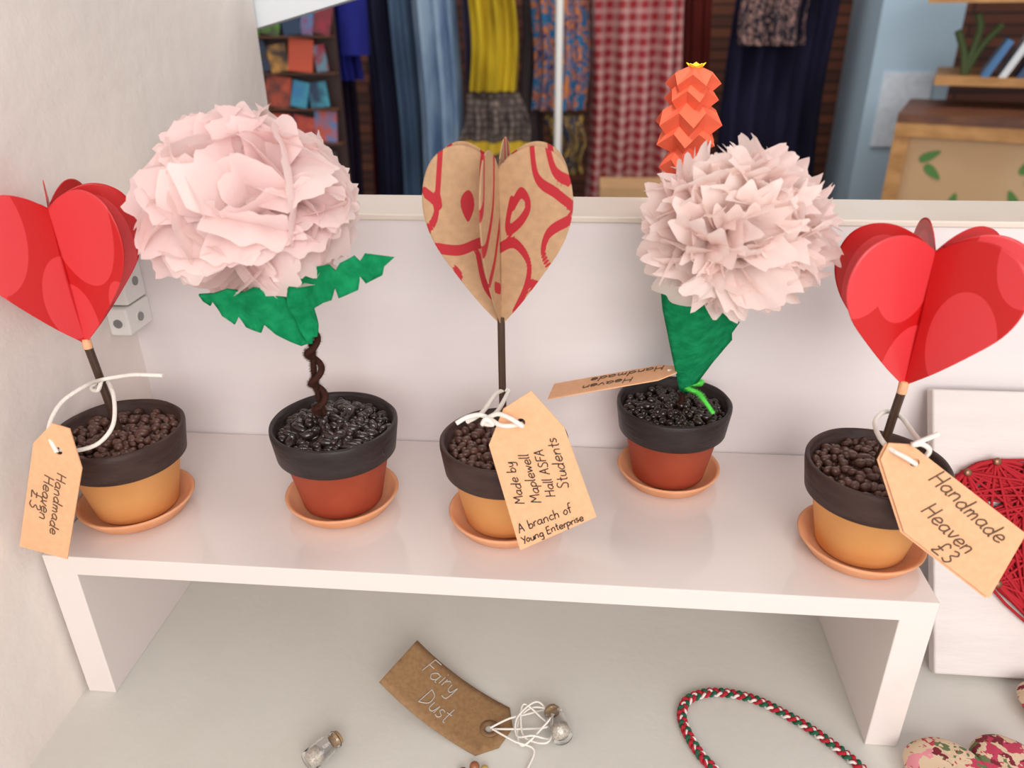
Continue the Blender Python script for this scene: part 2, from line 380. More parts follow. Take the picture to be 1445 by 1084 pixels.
# ------------------------------------------------------------------ tissue flowers
def tissue_flower(g,c,R,sc,n,pointed,m,seed):
    rg=random.Random(seed); V=[];F=[]; c=Vector(c)
    NU,NV=25,10
    for i in range(n):
        zz=1-2*(i+.5)/n; th=i*2.399963+rg.uniform(-.3,.3); rr=math.sqrt(1-zz*zz)
        d=Vector((rr*math.cos(th),rr*math.sin(th),zz)).normalized()
        t=d.orthogonal().normalized(); t=Matrix.Rotation(rg.uniform(0,6.283),3,d)@t
        s=d.cross(t); W=R*(rg.uniform(.36,.54) if pointed else rg.uniform(.5,.78))
        rad=rg.uniform(.80,1.05); p1,p2,p3=[rg.uniform(0,6.28) for _ in range(3)]
        curl=rg.uniform(.25,.6) if pointed else rg.uniform(.3,.85)
        n0=len(V)
        for b in range(NV):
            v0=b/(NV-1)
            for a in range(NU):
                u=a/(NU-1)*2-1
                if pointed:
                    tri=abs(((u*1.9+p1)%1)-.5)*2
                    e=1.02-.16*u*u-.17*tri
                else: e=1-.22*u**4+.045*math.sin(5*u+p1)+.035*math.sin(13*u+p2)+.018*math.sin(29*u)
                v=v0*e
                w=W*(.25+.75*v0**.7)*(1.0 if not pointed else (1-.12*v0**3))
                ruf=R*.10*v0*(math.sin(3.6*u+p2)+.55*math.sin(7.5*u+p3)+.36*math.sin(14*u+p1)+.13*math.sin(27*u+p2))
                p=d*(R*rad*(.25+.72*v-.10*u*u*v))+t*(R*curl*v*v+ruf*.8)+s*(u*w)+d*ruf*.35
                l=p.length; lim=R*1.0
                if l>lim: p*= (lim+(l-lim)*.45)/l
                V.append(c+Vector((p.x*sc[0],p.y*sc[1],p.z*sc[2])))
        for b in range(NV-1):
            for a in range(NU-1):
                q=n0+b*NU+a; F.append((q,q+1,q+NU+1,q+NU))
    mesh('tissue_petals',V,F,m,g)
g2=group('potted_tissue_flower',(.161,.065,HR))
pot(g2,.161,.065,M_red,M_rimb,M_beadb,sc=1.02,nb=330,bead_r=.0030,mound=.009,stretchy=1)
tissue_flower(g2,(.137,.047,.302),.0495,(1.05,.92,.92),92,False,M_tissue,5)
fuzz('pipe_cleaner_stem',[(.160,.065,.158),(.156,.063,.178),(.155,.060,.200),(.158,.054,.228),(.154,.049,.262),(.146,.048,.290)],.0027,M_pipe,g2)
hel=[]
for k in range(30):
    s=k/29; a=s*3.2*2*math.pi
    hel.append((.1555+.0034*math.cos(a)+.003*s,.062-.008*s+.0034*math.sin(a),.168+.062*s))
fuzz('pipe_cleaner_wrap',hel,.0031,M_pipe,g2,.8)
def ff(cx,cy,cz,dr):
    def f(x,z):
        r=abs(x)
        return (cx+x*1.03,cy-.004-.010*math.sin(min(1,r/.03)*2.2)+.0022*math.sin(z*190+x*60),cz+z*1.03-dr*r)
    return f
leafL=[(-51,33),(-50,29),(-47,26),(-45,28.5),(-42,20),(-36,15),(-33.5,19),(-30,13),(-22,10),(-20,14),(-15,8),(-9,3),(-4,-1),(1,-1),(2,10),(0,16),(-6,26),(-11,33),(-21,35),(-26,33),(-35,35),(-43,33)]
leafR=[(-3,0),(2,2),(3,8),(3,18),(10,23),(15,25),(17,31),(19,26),(28,29),(29.5,36),(32,32),(41,37),(42.5,41.5),(48,46),(41,47),(34,48),(31,44),(29,47),(21,43),(18,39),(15,42),(2,38),(-7,32),(-9,19),(-6,6)]
outline_sheet('felt_leaf_left',[(a/1000,b/1000) for a,b in leafL],ff(.165,.040,.234,.12),M_felt,g2,.0012,cuts=5,el=.0035)
outline_sheet('felt_leaf_right',[(a/1000,b/1000) for a,b in leafR],ff(.168,.037,.236,-.03),M_felt,g2,.0012,cuts=5,el=.0035)

g4=group('potted_tissue_flower',(.368,.111,HR))
pot(g4,.368,.111,M_red,M_rimb,M_beadb,sc=.965)
tissue_flower(g4,(.3845,.062,.2895),.0475,(1.05,.95,.96),135,True,M_tissue2,12)
fuzz('pipe_cleaner_stem',[(.371,.111,.157),(.373,.108,.18),(.368,.09,.225),(.376,.066,.28)],.0025,M_pipe,g4)
conep=[(-.022,.098),(-.010,.097),(.0001,.0786),(.0089,.0653),(.0165,.056),(.0243,.0501),(.021,.0424),(.0225,.0364),(.0125,.0211),(.005,.0058),(0,-.0018),(-.0045,.0028),(-.0116,.0299),(-.0206,.0653),(-.024,.084)]
def fc(x,z):
    return (.374+x*1.04,.112-.052*(z/.098)-.008*math.cos((x+.004)/.018*1.5)+.006*max(0,x)/.02,.176+z)
outline_sheet('felt_leaf',conep,fc,M_felt,g4,.0012,cuts=4,el=.005)
outline_sheet('felt_leaf_back',[(p[0]*.8,p[1]*.98) for p in conep],lambda x,z:(.376+x,.114-.052*(z/.098)+.004,.176+z),M_felt,g4,.0012,cuts=2)
fuzz('lime_tie',[(.371,.106,.181),(.375,.101,.180),(.380,.098,.179),(.384,.092,.176),(.389,.089,.170)],.0022,M_lime,g4,1.2)
fuzz('lime_tie_loop',[(.371,.108,.179),(.374,.103,.182),(.381,.106,.1815),(.384,.112,.180)],.002,M_lime,g4,1.2)

# ------------------------------------------------------------------ tags
def tag(g,name,pts,hole,yf,lines,ink,card=M_card,hr=.0022,r=.0003,thick=.0007):
    f=lambda x,z:(x,yf(x,z),z)
    outline_sheet(name,pts,f,card,g,thick,holes=[(hole[0],hole[1],hr)])
    f2=lambda x,z:(x,yf(x,z)-thick*.5-.0001,z)
    handwriting(name+'_writing',lines,f2,ink,g,r)
def nrm(a,b,k=1):
    l=math.hypot(a,b)/k; return (a/l,b/l)
# tag 1 : text runs downwards
y1=lambda x,z:-.008+.10*(z-.19)
d1=nrm(-.0205,-.060); u1=nrm(-d1[1],d1[0],.62)
tag(g1,'price_tag',[(.0025,.1276),(.0289,.1208),(.0494,.1774),(.0474,.2000),(.0386,.2027),(.0255,.191)],(.0385,.187),y1,
    [('Handmade',(.0350,.1745),d1,u1,.0084),('Heaven',(.0278,.1730),d1,u1,.0088),('£3',(.0185,.1640),d1,u1,.0100)],M_inkg,r=.00033)
tube('tag_string',[[(.0385,-.010,.187),(.033,-.004,.197),(.0328,.010,.205),(.038,.025,.208),(.0356,.043,.203),(.045,.046,.204),(.056,.045,.206),(.072,.045,.206)],
 [(.0385,-.007,.187),(.0406,0,.182),(.0477,.01,.181),(.0523,.02,.188),(.044,.038,.197),(.030,.053,.198),(.026,.046,.196),(.033,.041,.197),(.0356,.043,.203)]],.00115,M_string,g1)
# tag 3
y3=lambda x,z:.012+.14*(z-.21)
dd3=nrm(-.016,.059); uu3=nrm(-dd3[1],dd3[0],.78)
db=nrm(.040,.020); ub=nrm(-db[1],db[0],.85)
tag(g3,'price_tag',[(.279,.130),(.319,.152),(.301,.201),(.284,.220),(.270,.210),(.2625,.190)],(.279,.203),y3,
    [('Made by',(.2815,.1580),dd3,uu3,.0064),('Maplewell',(.2900,.1590),dd3,uu3,.0068),('Hall ASFA',(.2975,.1630),dd3,uu3,.0064),('Students',(.3045,.1680),dd3,uu3,.0076),
     ('A branch of',(.2785,.1405),db,ub,.0062),('Young Enterprise',(.2805,.1340),db,ub,.0050)],M_ink,r=.00030)
tube('tag_string',[[(.247,.004,.205),(.252,.006,.2075),(.258,.010,.207),(.263,.010,.205),(.268,.007,.2035),(.273,.005,.204),(.279,.009,.203)],
 [(.263,.010,.206),(.268,.008,.209),(.275,.004,.2085),(.280,.003,.2055),(.279,.011,.202)],
 [(.252,.008,.204),(.258,.02,.203),(.2625,.048,.200),(.268,.054,.199),(.268,.045,.200),(.266,.02,.204),(.263,.010,.2055),(.260,.006,.204),(.262,.005,.2075),(.265,.006,.204),(.261,.008,.203)]],.0012,M_string,g3)
# tag 5 (two tags together)
y5=lambda x,z:.002+.15*(z-.2)-.06*(x-.46)
t5=[(.4535,.195),(.456,.2035),(.466,.2035),(.5246,.1618),(.5146,.1253),(.4697,.1578)]
d5=nrm(.0385,-.033); u5=nrm(-d5[1],d5[0],.78)
tag(g5,'price_tag',t5,(.469,.1945),y5,
    [('Handmade',(.4765,.1865),d5,u5,.0102),('Heaven',(.4755,.1695),d5,u5,.0100),('£3',(.4835,.1500),d5,u5,.0100)],M_inkg,r=.00042)
outline_sheet('price_tag_back',[(x-.001,z-.0012) for x,z in t5],lambda x,z:(x,y5(x,z)+.0014,z),M_card,g5,.0007,holes=[(.468,.1935,.0022)])
tube('tag_string',[[(.469,-.001,.1945),(.463,-.003,.199),(.456,.006,.2005),(.459,.03,.199),(.470,.047,.197),(.476,.043,.197),(.474,.020,.200),(.471,.004,.2035),(.466,-.001,.2055),(.478,.004,.2085)],
 [(.469,.003,.1935),(.474,.003,.196),(.4745,.001,.2015),(.470,.0,.205),(.4655,.001,.204)]],.0012,M_string,g5)
# tag 4 : lying back over the rim
def f4(s,w):  # s along length 0..1, w across 0..1 (front -> back)
    return Vector((.289+.0755*s+.003*w,.084+.026*w,.1785+.0175*s-.0025*w))
o4=[(0,0),(.86,0),(1,.28),(1,.72),(.86,1),(0,1)]
outline_sheet('price_tag',o4,lambda a,b:f4(a,b),M_card,g4,.0007,holes=[])
handwriting('price_tag_writing',[('Handmade',(.90,.88),(-1,0),(0,-2.2),.125),('Heaven',(.66,.45),(-1,0),(0,-2.2),.125)],lambda a,b:f4(a,b)+Vector((0,0,.0006)),M_inkg,g4,.00028)
tube('tag_string',[[(.361,.096,.1945),(.368,.104,.191),(.372,.110,.185),(.377,.106,.180)]],.0008,M_string,g4)

# ------------------------------------------------------------------ foreground items
gk=group('kraft_gift_tag',(.235,0,0))
def fk(s,w): # s from hole end
    k=max(0,s/.08)
    return (.268-.90*(s-.004*k*k)+.433*w,-.012+.433*(s-.004*k*k)+.90*w,.0006+.021*k**2.2)
ok=[(-.003,-.008),(.006,-.0195)]+[(.006+.0082*i,-.0195) for i in range(1,10)]+[(.0805,.0195)]+[(.0805-.0083*i,.0195) for i in range(1,9)]+[(.006,.0195),(-.003,.008)]
outline_sheet('tag_card',ok,fk,M_kraft,gk,.0008,holes=[(.0085,0,.0028)],cuts=3)
def wash(name,c,r0,r1,m,g,z):
    V=[];F=[]
    for k in range(32):
        a=k*math.pi/16
        V+=[fk(c[0]+r0*math.cos(a),c[1]+r0*math.sin(a)),fk(c[0]+r1*math.cos(a),c[1]+r1*math.sin(a))]
    V=[(v[0],v[1],v[2]+z) for v in V]
    F=[(2*k,2*k+1,(2*k+3)%64,(2*k+2)%64) for k in range(32)]
    mesh(name,V,F,m,g,solid=.0003)
wash('reinforcement_ring',(.0085,0),.0028,.006,mat('kraft_ring',lin(130,98,66),.7),gk,.0007)
fku=lambda s,w:(fk(s,w)[0],fk(s,w)[1],fk(s,w)[2]+.0007)
handwriting('tag_writing',[('Fairy',(.066,.006),(-1,0),(0,1),.0120),('Dust',(.055,-.012),(-1,0),(0,1),.0120)],fku,M_inks,gk,.00035)
# glass vials
M_glass=mat('clear_glass',(1,1,1,1),.03,trans=1); M_cork=mat('cork',lin(176,140,98),.85,var=(400,.8))
M_glit=mat('glitter_fill',lin(235,222,205),.4,var=(900,.6))
def vial(name,p,ang):
    g=group(name,p); rot=RZ(ang)@RY(90)
    prof=[(0,0),(.0055,0),(.0062,.001),(.0062,.014),(.0045,.0165),(.0045,.019),(.0052,.0195),(.0052,.0205),(.0042,.0205),(.0038,.018),(.0053,.0135),(.0053,.0015),(0,.001)]
    for ob in (lathe('glass_body',prof,(0,0,0),M_glass,g,seg=32),lathe('cork_stopper',[(0,.0165),(.0036,.0165),(.0042,.0215),(.004,.0225),(0,.0225)],(0,0,0),M_cork,g,seg=24),
               lathe('glitter',[(0,.0015),(.005,.0016),(.005,.008),(0,.008)],(0,0,0),M_glit,g,seg=24)):
        for v in ob.data.vertices: v.co=Vector(p)+rot@v.co
    return g
gv=vial('glass_vial',(.305,-.016,.0066),112)
gv2=vial('glass_vial',(.160,-.044,.0066),55)
rg=random.Random(4)
P=[(.262,-.010,.003)]
for k in range(16):
    a=k*1.1; P.append((.287+.011*math.cos(a)*rg.uniform(.5,1.2),-.008+.016*math.sin(a)*rg.uniform(.5,1.2),.003+.006*rg.random()))
P.append((.299,-.004,.012))
tube('thread',[P,[(.261,-.010,.004),(.272,-.004,.006),(.283,.002,.004),(.292,.006,.0035),(.303,.002,.009)],[(.263,-.011,.004),(.276,-.018,.004),(.288,-.022,.003),(.285,-.034,.0015),(.280,-.046,.0015)]],.0006,M_string,gk)
# small bead charm
gc=group('bead_charm',(.258,-.034,0))
for (x,y,r,c) in ((.255,-.036,.003,lin(150,90,60)),(.261,-.037,.0025,lin(190,160,90)),(.249,-.040,.0028,lin(120,60,50))):
    mesh('bead',[Vector((x,y,r))+v*r for v in IV],IF,mat('bead',c,.3),gc)
# braided bracelet
gb=group('braided_cord_bracelet',(.42,0,.003))
loop=catmull([(.474,-.019),(.457,.001),(.440,.015),(.421,.026),(.399,.029),(.383,.023),(.377,.013),(.377,.002),(.383,-.015),(.392,-.028),(.408,-.048),(.44,-.062),(.47,-.06),(.485,-.043)],16,True)
cols=[mat('red_yarn',lin(176,28,44),.9,bump=(900,.8,.0006)),mat('green_yarn',lin(30,92,66),.9,bump=(900,.8,.0006)),mat('white_yarn',lin(225,215,210),.9,bump=(900,.8,.0006))]
n=len(loop); cum=[0]
for i in range(n): cum.append(cum[-1]+(loop[(i+1)%n]-loop[i]).length)
tot=cum[-1]; turns=round(tot/.0105)
for ci in range(3):
  for sub in (0,1):
    Q=[]
    N_=turns*16
    j=0
    for k in range(N_):
        s=tot*k/N_
        while cum[j+1]<s: j+=1
        p=loop[j%n].lerp(loop[(j+1)%n],(s-cum[j])/(cum[j+1]-cum[j])); tdir=(loop[(j+1)%n]-loop[j%n]).normalized()
        nn=Vector((-tdir[1],tdir[0])); ph=2*math.pi*(s/tot*turns)+ci*2*math.pi/3
        off=.0017*math.sin(ph)+(sub-.5)*.0010; zz=.0030+.0011*math.sin(2*ph)
        Q.append((p[0]+nn[0]*off,p[1]+nn[1]*off,zz))
    tube('strand',[Q],.00088,cols[0 if (ci==2 and sub==0) else ci],gb,closed=True,smooth=1,res=2)
# floral fabric hearts
M_flor=bpy.data.materials.new('floral_fabric'); M_flor.use_nodes=True
nt=M_flor.node_tree;b=nt.nodes['Principled BSDF'];b.inputs['Roughness'].default_value=.85
tc=nt.nodes.new('ShaderNodeTexCoord'); vo=nt.nodes.new('ShaderNodeTexVoronoi'); vo.inputs['Scale'].default_value=170
nz=nt.nodes.new('ShaderNodeTexNoise'); nz.inputs['Scale'].default_value=160
ad=nt.nodes.new('ShaderNodeMixRGB'); ad.blend_type='ADD'; ad.inputs[0].default_value=.02
nt.links.new(tc.outputs['Object'],ad.inputs[1]); nt.links.new(nz.outputs[1],ad.inputs[2]); nt.links.new(tc.outputs['Object'],nz.inputs[0]); nt.links.new(ad.outputs[0],vo.inputs[0])
cr=nt.nodes.new('ShaderNodeValToRGB'); cr.color_ramp.interpolation='CONSTANT'
E=cr.color_ramp.elements; E[0].color=lin(214,188,158); E[1].position=.34; E[1].color=lin(186,56,84)
for p,c in ((.50,lin(222,140,150)),(.62,lin(120,24,40)),(.76,lin(96,112,70)),(.88,lin(206,180,150))): e=E.new(p); e.color=c
sx=nt.nodes.new('ShaderNodeSeparateColor'); nt.links.new(vo.outputs['Color'],sx.inputs[0]); nt.links.new(sx.outputs[0],cr.inputs[0])
nt.links.new(cr.outputs[0],b.inputs['Base Color'])
def puffy(name,c,R,ang):
    g=group(name,(c[0],c[1],0)); V=[];F=[]; n=72; m_=14
    def hp(a):
        return Vector((16*math.sin(a)**3/17,(13*math.cos(a)-5*math.cos(2*a)-2*math.cos(3*a)-math.cos(4*a))/17))
    rot=Matrix.Rotation(math.radians(ang),2)
    for sgn in (1,-1):
        for j in range(m_+1):
            t=j/m_
            for k in range(n):
                p=rot@(hp(2*math.pi*k/n)*t*R); h=.009*math.sqrt(max(0,1-t**3))*(1+.05*math.sin(k*1.7)*t)
                V.append((c[0]+p[0],c[1]+p[1],.0095+sgn*h*(1 if sgn>0 else .95)))
    for h in (0,1):
        o=h*(m_+1)*n
        for j in range(m_):
            for k in range(n):
                k2=(k+1)%n; q=(o+j*n+k,o+j*n+k2,o+(j+1)*n+k2,o+(j+1)*n+k)
                F.append(q if h else q[::-1])
    mesh('fabric_body',V,F,M_flor,g)
puffy('floral_fabric_heart',(.535,-.027,0),.041,8)
puffy('floral_fabric_heart',(.611,.016,0),.038,-25)

# ------------------------------------------------------------------ string art plaque
gp=group('string_art_heart_plaque',(.61,.1,.08))
M_plq=mat('plaque_white_paint',lin(222,213,209),.5,bump=(40,.4,.002),stretch=(1,5,5),var=(10,1),col2=lin(213,204,200))
bo=Vector((.5405,.062,0.0005)); ey=Vector((0,.0785,.162)).normalized(); ex=Vector((1,0,0)); en=ex.cross(ey)
L_=.183; Wd=.17; th_=.009
def pl(u,v,h=0): return bo+ex*(u-.0075*v/L_)+ey*v+en*h
V=[pl(0,0,0),pl(Wd,0,0),pl(Wd,L_,0),pl(0,L_,0),pl(0,0,th_),pl(Wd,0,th_),pl(Wd,L_,th_),pl(0,L_,th_)]
mesh('plaque_board',V,[(0,3,2,1),(4,5,6,7),(0,1,5,4),(1,2,6,5),(2,3,7,6),(3,0,4,7)],M_plq,gp,smooth=False,bevel=.0015)
M_yarn=mat('red_string',lin(178,20,36),.85,bump=(900,.7,.0005)); M_nail=mat('bronze_nails',lin(140,100,76),.35,metal=.7)
def hp(a): return ((16*math.sin(a)**3)/17,(13*math.cos(a)-5*math.cos(2*a)-2*math.cos(3*a)-math.cos(4*a))/17)
nails=[]
for k in range(26):
    a=2*math.pi*k/26; q=hp(a); nails.append((.073+q[0]*.072,.090+q[1]*.070))
for (u,v) in nails:
    p=pl(u,v,th_-.001); q=pl(u,v,th_+.008)
    tube('nail',[[p,q]],.0009,M_nail,gp,smooth=1)
    mesh('nail_head',[q+ex*w.x*.0026+ey*w.y*.0026+en*w.z*.0012 for w in IV],IF,M_nail,gp)
ch=[]
rg=random.Random(2)
for k in range(420):
    i=rg.randrange(26); j=(i+rg.choice((1,2,3,4,5,6,7,8,10,12)))%26
    a,b2=nails[i],nails[j]; h1=th_+rg.uniform(.002,.006)
    ch.append([pl(a[0],a[1],h1),pl((a[0]+b2[0])/2+rg.uniform(-.003,.003),(a[1]+b2[1])/2+rg.uniform(-.003,.003),h1+rg.uniform(-.001,.001)),pl(b2[0],b2[1],h1)])
tube('string_wrap',ch,.0009,M_yarn,gp,smooth=3,res=1)
for rep in range(4):
    tube('string_outline',[[pl(u*1+rg.uniform(-.001,.001),v+rg.uniform(-.001,.001),th_+.003+.001*rep) for u,v in nails]],.0012,M_yarn,gp,closed=True,smooth=2)

# ------------------------------------------------------------------ orange folded-paper lantern on the ledge
go=group('folded_paper_lantern',(.369,.172,.275))
M_or=mat('coral_folded_paper',lin(246,116,82),.6,transl=.3)
cx,cy,z0=.367,.173,.2750
V=[];F=[];nseg=12
prof=[(.005,.0),(.012,.010),(.008,.020),(.0155,.028),(.0090,.036),(.0200,.043),(.0150,.048),(.0215,.055),(.0110,.062),(.0165,.068),(.0120,.072),(.0165,.077),(.004,.083)]
for j,(r,z) in enumerate(prof):
    for k in range(nseg):
        a=2*math.pi*k/nseg+j*.08; rr=r*(1.0 if k%2==0 else .74)
        V.append((cx+.0035*(z/.084)+rr*math.cos(a),cy+rr*math.sin(a),max(.2752,z0+z+.0035*(1 if k%2 else -1)*(r/.02))))
for j in range(len(prof)-1):
    for k in range(nseg): F.append((j*nseg+k,j*nseg+(k+1)%nseg,(j+1)*nseg+(k+1)%nseg,(j+1)*nseg+k))
mesh('folded_tiers',V,F,M_or,go,smooth=False,solid=.0003)
V=[];F=[]
for k in range(5):
    a=k*2*math.pi/5+.2; n0=len(V); bx,by,bz=cx+.004,cy,z0+.079
    V+=[(bx,by,bz),(bx+.0045*math.cos(a-.6),by+.0045*math.sin(a-.6),bz+.005),(bx+.006*math.cos(a),by+.006*math.sin(a),bz+.0065),(bx+.0045*math.cos(a+.6),by+.0045*math.sin(a+.6),bz+.005)]
    F.append((n0,n0+1,n0+2,n0+3))
mesh('yellow_top',V,F,mat('yellow_paper',lin(236,206,50),.6),go,smooth=False,solid=.0004)

# ------------------------------------------------------------------ shop interior
def X(px): return .07+.00175*(px-700)
def pattern_mat(name,kind,c1,c2,c3=None,sc=30):
    m=bpy.data.materials.new(name); m.use_nodes=True; nt=m.node_tree; N=nt.nodes; L=nt.links; b=N['Principled BSDF']; b.inputs['Roughness'].default_value=.9
    tc=N.new('ShaderNodeTexCoord'); sp=N.new('ShaderNodeSeparateXYZ'); L.new(tc.outputs['Object'],sp.inputs[0])
    def math_(op,a,bv=None):
        n=N.new('ShaderNodeMath'); n.operation=op
        for i,v in enumerate((a,bv)):
            if v is None: continue
            if isinstance(v,(int,float)): n.inputs[i].default_value=v
            else: L.new(v,n.inputs[i])
        return n.outputs[0]
    if kind=='gingham':
        a=math_('GREATER_THAN',math_('FRACT',math_('MULTIPLY',sp.outputs[0],sc)),.45)
        c=math_('GREATER_THAN',math_('FRACT',math_('MULTIPLY',sp.outputs[2],sc)),.45)
        f=math_('MULTIPLY',math_('ADD',a,c),.5)
        r=N.new('ShaderNodeMixRGB'); L.new(f,r.inputs[0]); r.inputs[1].default_value=c1; r.inputs[2].default_value=c2; L.new(r.outputs[0],b.inputs['Base Color'])
    elif kind=='crochet':
        v=N.new('ShaderNodeTexVoronoi'); v.inputs['Scale'].default_value=sc; v.inputs['Randomness'].default_value=.3; L.new(tc.outputs['Object'],v.inputs[0])
        r=N.new('ShaderNodeValToRGB')
        r.color_ramp.elements[0].color=c1; r.color_ramp.elements[1].color=c2; r.color_ramp.elements[1].position=.6
        L.new(v.outputs[0],r.inputs[0])
        st=math_('LESS_THAN',math_('ABSOLUTE',math_('SUBTRACT',sp.outputs[2],.062)),.014)
        r2=N.new('ShaderNodeMixRGB'); L.new(st,r2.inputs[0]); L.new(r.outputs[0],r2.inputs[1]); r2.inputs[2].default_value=c3
        L.new(r2.outputs[0],b.inputs['Base Color'])
    else:
        v=N.new('ShaderNodeTexNoise'); v.inputs['Scale'].default_value=sc; v.inputs['Detail'].default_value=1; v.inputs['Distortion'].default_value=1.5; L.new(tc.outputs['Object'],v.inputs[0])
        r=N.new('ShaderNodeValToRGB'); r.color_ramp.interpolation='CONSTANT'; E=r.color_ramp.elements
        E[0].color=c1; E[1].position=.5; E[1].color=c2; e=E.new(.6); e.color=c3
        L.new(v.outputs[0],r.inputs[0]); L.new(r.outputs[0],b.inputs['Base Color'])
    return m
def garment(name,pl_,pr,zt,zb,m,y=1.8,flare=1.0,folds=5,depth=.05,sleeves=False,amp=.016,square=False,parent=None):
    """hanging garment: hanger, shoulders and folded body"""
    x0,x1=X(pl_),X(pr); cx=(x0+x1)/2; w=(x1-x0)
    g=parent or group(name,(cx,y,.3)); V=[];F=[]; NR,NA=26,64; ph=random.random()*6
    for j in range(NR):
        s=j/(NR-1); z=zt+(zb-zt)*s
        ww=w*((.45+.55*min(1,s*9)**.5) if not square else 1)*(1+(flare-1)*s); dd=depth*(.3+.7*min(1,s*6))
        for k in range(NA):
            a=2*math.pi*k/NA
            x=ww/2*math.cos(a); f=math.sin(x/w*folds*6.283+ph)*amp*min(1,s*3)+math.sin(x/w*folds*3.1+ph*2+s*2)*amp*.6
            V.append((cx+x+.006*math.sin(s*9+ph),y+dd/2*math.sin(a)+f,z))
    for j in range(NR-1):
        for k in range(NA): F.append((j*NA+k,j*NA+(k+1)%NA,(j+1)*NA+(k+1)%NA,(j+1)*NA+k))
    F.append(tuple(range(NA)))
    mesh('body',V,F,m,g)
    if sleeves:
        for sg in (-1,1):
            tube('sleeve',[[(cx+sg*w*.45,y-.02,zt-.03),(cx+sg*w*.56,y-.05,zt-.15),(cx+sg*w*.5,y-.06,zt-.42)]],.035,m,g)
    if zt>.5: tube('hanger',[[(cx,y,zt-.01),(cx,y,.77),(cx+.01,y,.79),(cx+.02,y,.80)]],.003,M_plh,g,smooth=3)
    return g
gr=group('clothes_rail',(.3,1.8,.8))
tube('rail_bar',[[(-.6,1.8,.80),(.975,1.8,.80)]],.012,M_pl,gr,smooth=1)
for xx in (-.6,X(795)):
    tube('rail_post',[[(xx,1.8-(.17 if xx>0 and xx<.5 else 0),-.78),(xx,1.8-(.17 if xx>0 and xx<.5 else 0),.80)]],.009,M_pl,gr,smooth=1)
    box('rail_foot',(xx-.02,1.5,-.8),(xx+.02,2.05,-.775),M_pl,gr)
def clothmat(n,c,c2=None): return mat(n,c,.9,var=(14,1),col2=c2 or tuple(v*.62 for v in c[:3])+(1,),bump=(40,.4,.004),stretch=(1,1,.35),spec=.1)
garment('dark_coat',448,482,.72,-.45,clothmat('dark_wool',lin(44,34,52)),y=1.80)
garment('maroon_jumper',475,560,.72,-.45,clothmat('maroon_knit',lin(96,34,42)),y=1.97)
garment('blue_cardigan',472,516,.70,.22,clothmat('blue_knit',lin(46,50,140)),y=1.70,sleeves=True)
garment('navy_trousers',500,548,.70,-.35,clothmat('navy_cotton',lin(52,52,78)),y=1.87)
garment('denim_jeans',548,588,.70,-.50,clothmat('mid_denim',lin(90,112,140)),folds=2,y=1.80)
garment('pale_denim_jeans',590,652,.70,-.5,clothmat('pale_denim',lin(146,166,188),lin(84,110,146)),folds=3,y=1.72)
garment('grey_trousers',652,680,.70,-.45,clothmat('grey_purple_cotton',lin(98,92,122)),folds=2,y=1.80)
garment('mustard_jumper',672,732,.70,.195,clothmat('mustard_knit',lin(206,178,48),lin(140,112,30)),y=1.68,flare=1.15)
garment('crochet_shawl',668,742,.19,-.02,pattern_mat('crochet_grey_yellow','crochet',lin(140,124,114),lin(64,52,50),lin(206,172,44),60),y=1.68,flare=1.75,folds=3,square=True)
garment('grey_cardigan',732,770,.70,.02,clothmat('grey_knit',lin(104,92,94)),y=1.88)
garment('patterned_shirt',752,832,.70,.14,pattern_mat('turquoise_print','print',lin(36,104,150),lin(206,120,50),lin(46,64,110),34),y=1.78)
garment('paisley_skirt',776,832,.125,-.02,pattern_mat('navy_yellow_print','print',lin(36,40,70),lin(170,140,60),lin(90,50,40),55),y=1.78,square=True)
garment('gingham_dress',838,966,.68,-.30,pattern_mat('red_gingham','gingham',lin(192,150,146),lin(146,34,44),sc=36),y=1.80,folds=4,flare=1.05,amp=.03)
gn=garment('navy_dress',1034,1172,.66,-.40,clothmat('navy_lace',lin(32,30,52),lin(18,18,32)),y=1.80,folds=6,flare=1.12)
garment('floral_yoke',1040,1130,.62,.29,pattern_mat('floral_yoke','print',lin(24,22,38),lin(150,116,108),lin(30,26,40),45),y=1.76,folds=4,parent=gn)
garment('brown_dress',975,1020,.66,-.2,clothmat('brown_cotton',lin(110,44,40)),y=2.0)
# pale blue wall post with a paper notice
box('wall_pier',(.975,1.72,-.8),(1.16,1.95,1.8),mat('pale_blue_paint',lin(166,190,208),.6))
box('paper_notice',(1.005,1.7155,.06),(1.12,1.7195,.23),mat('white_paper',lin(214,224,236),.7,var=(60,.85)))
# wooden cabinet with stencilled leaves
gw=group('stencilled_wooden_cabinet',(1.1,1.2,-.2))
M_wood=mat('light_wood',lin(190,140,84),.5,var=(9,1),col2=lin(164,114,62),stretch=(1,6,6))
M_wface=mat('cabinet_panel',lin(200,166,128),.6,var=(4,1),col2=lin(190,152,112))
M_wdark=mat('dark_wood_top',lin(110,66,42),.5,var=(9,1),col2=lin(84,48,32),stretch=(1,6,6))
rot=RZ(-24); pv=(.915,1.3,0)
box('carcass',(.915,1.3,-.8),(1.5,1.55,.175),M_wface,gw,rot=rot,piv=pv)
box('top_board',(.905,1.285,.175),(1.52,1.57,.19),M_wdark,gw,rot=rot,piv=pv)
box('frame_left',(.905,1.288,-.8),(.933,1.3,.175),M_wood,gw,rot=rot,piv=pv)
box('frame_top',(.905,1.286,.150),(1.5,1.3,.175),M_wood,gw,rot=rot,piv=pv)
M_leafp=mat('green_stencil',lin(80,126,60),.7)
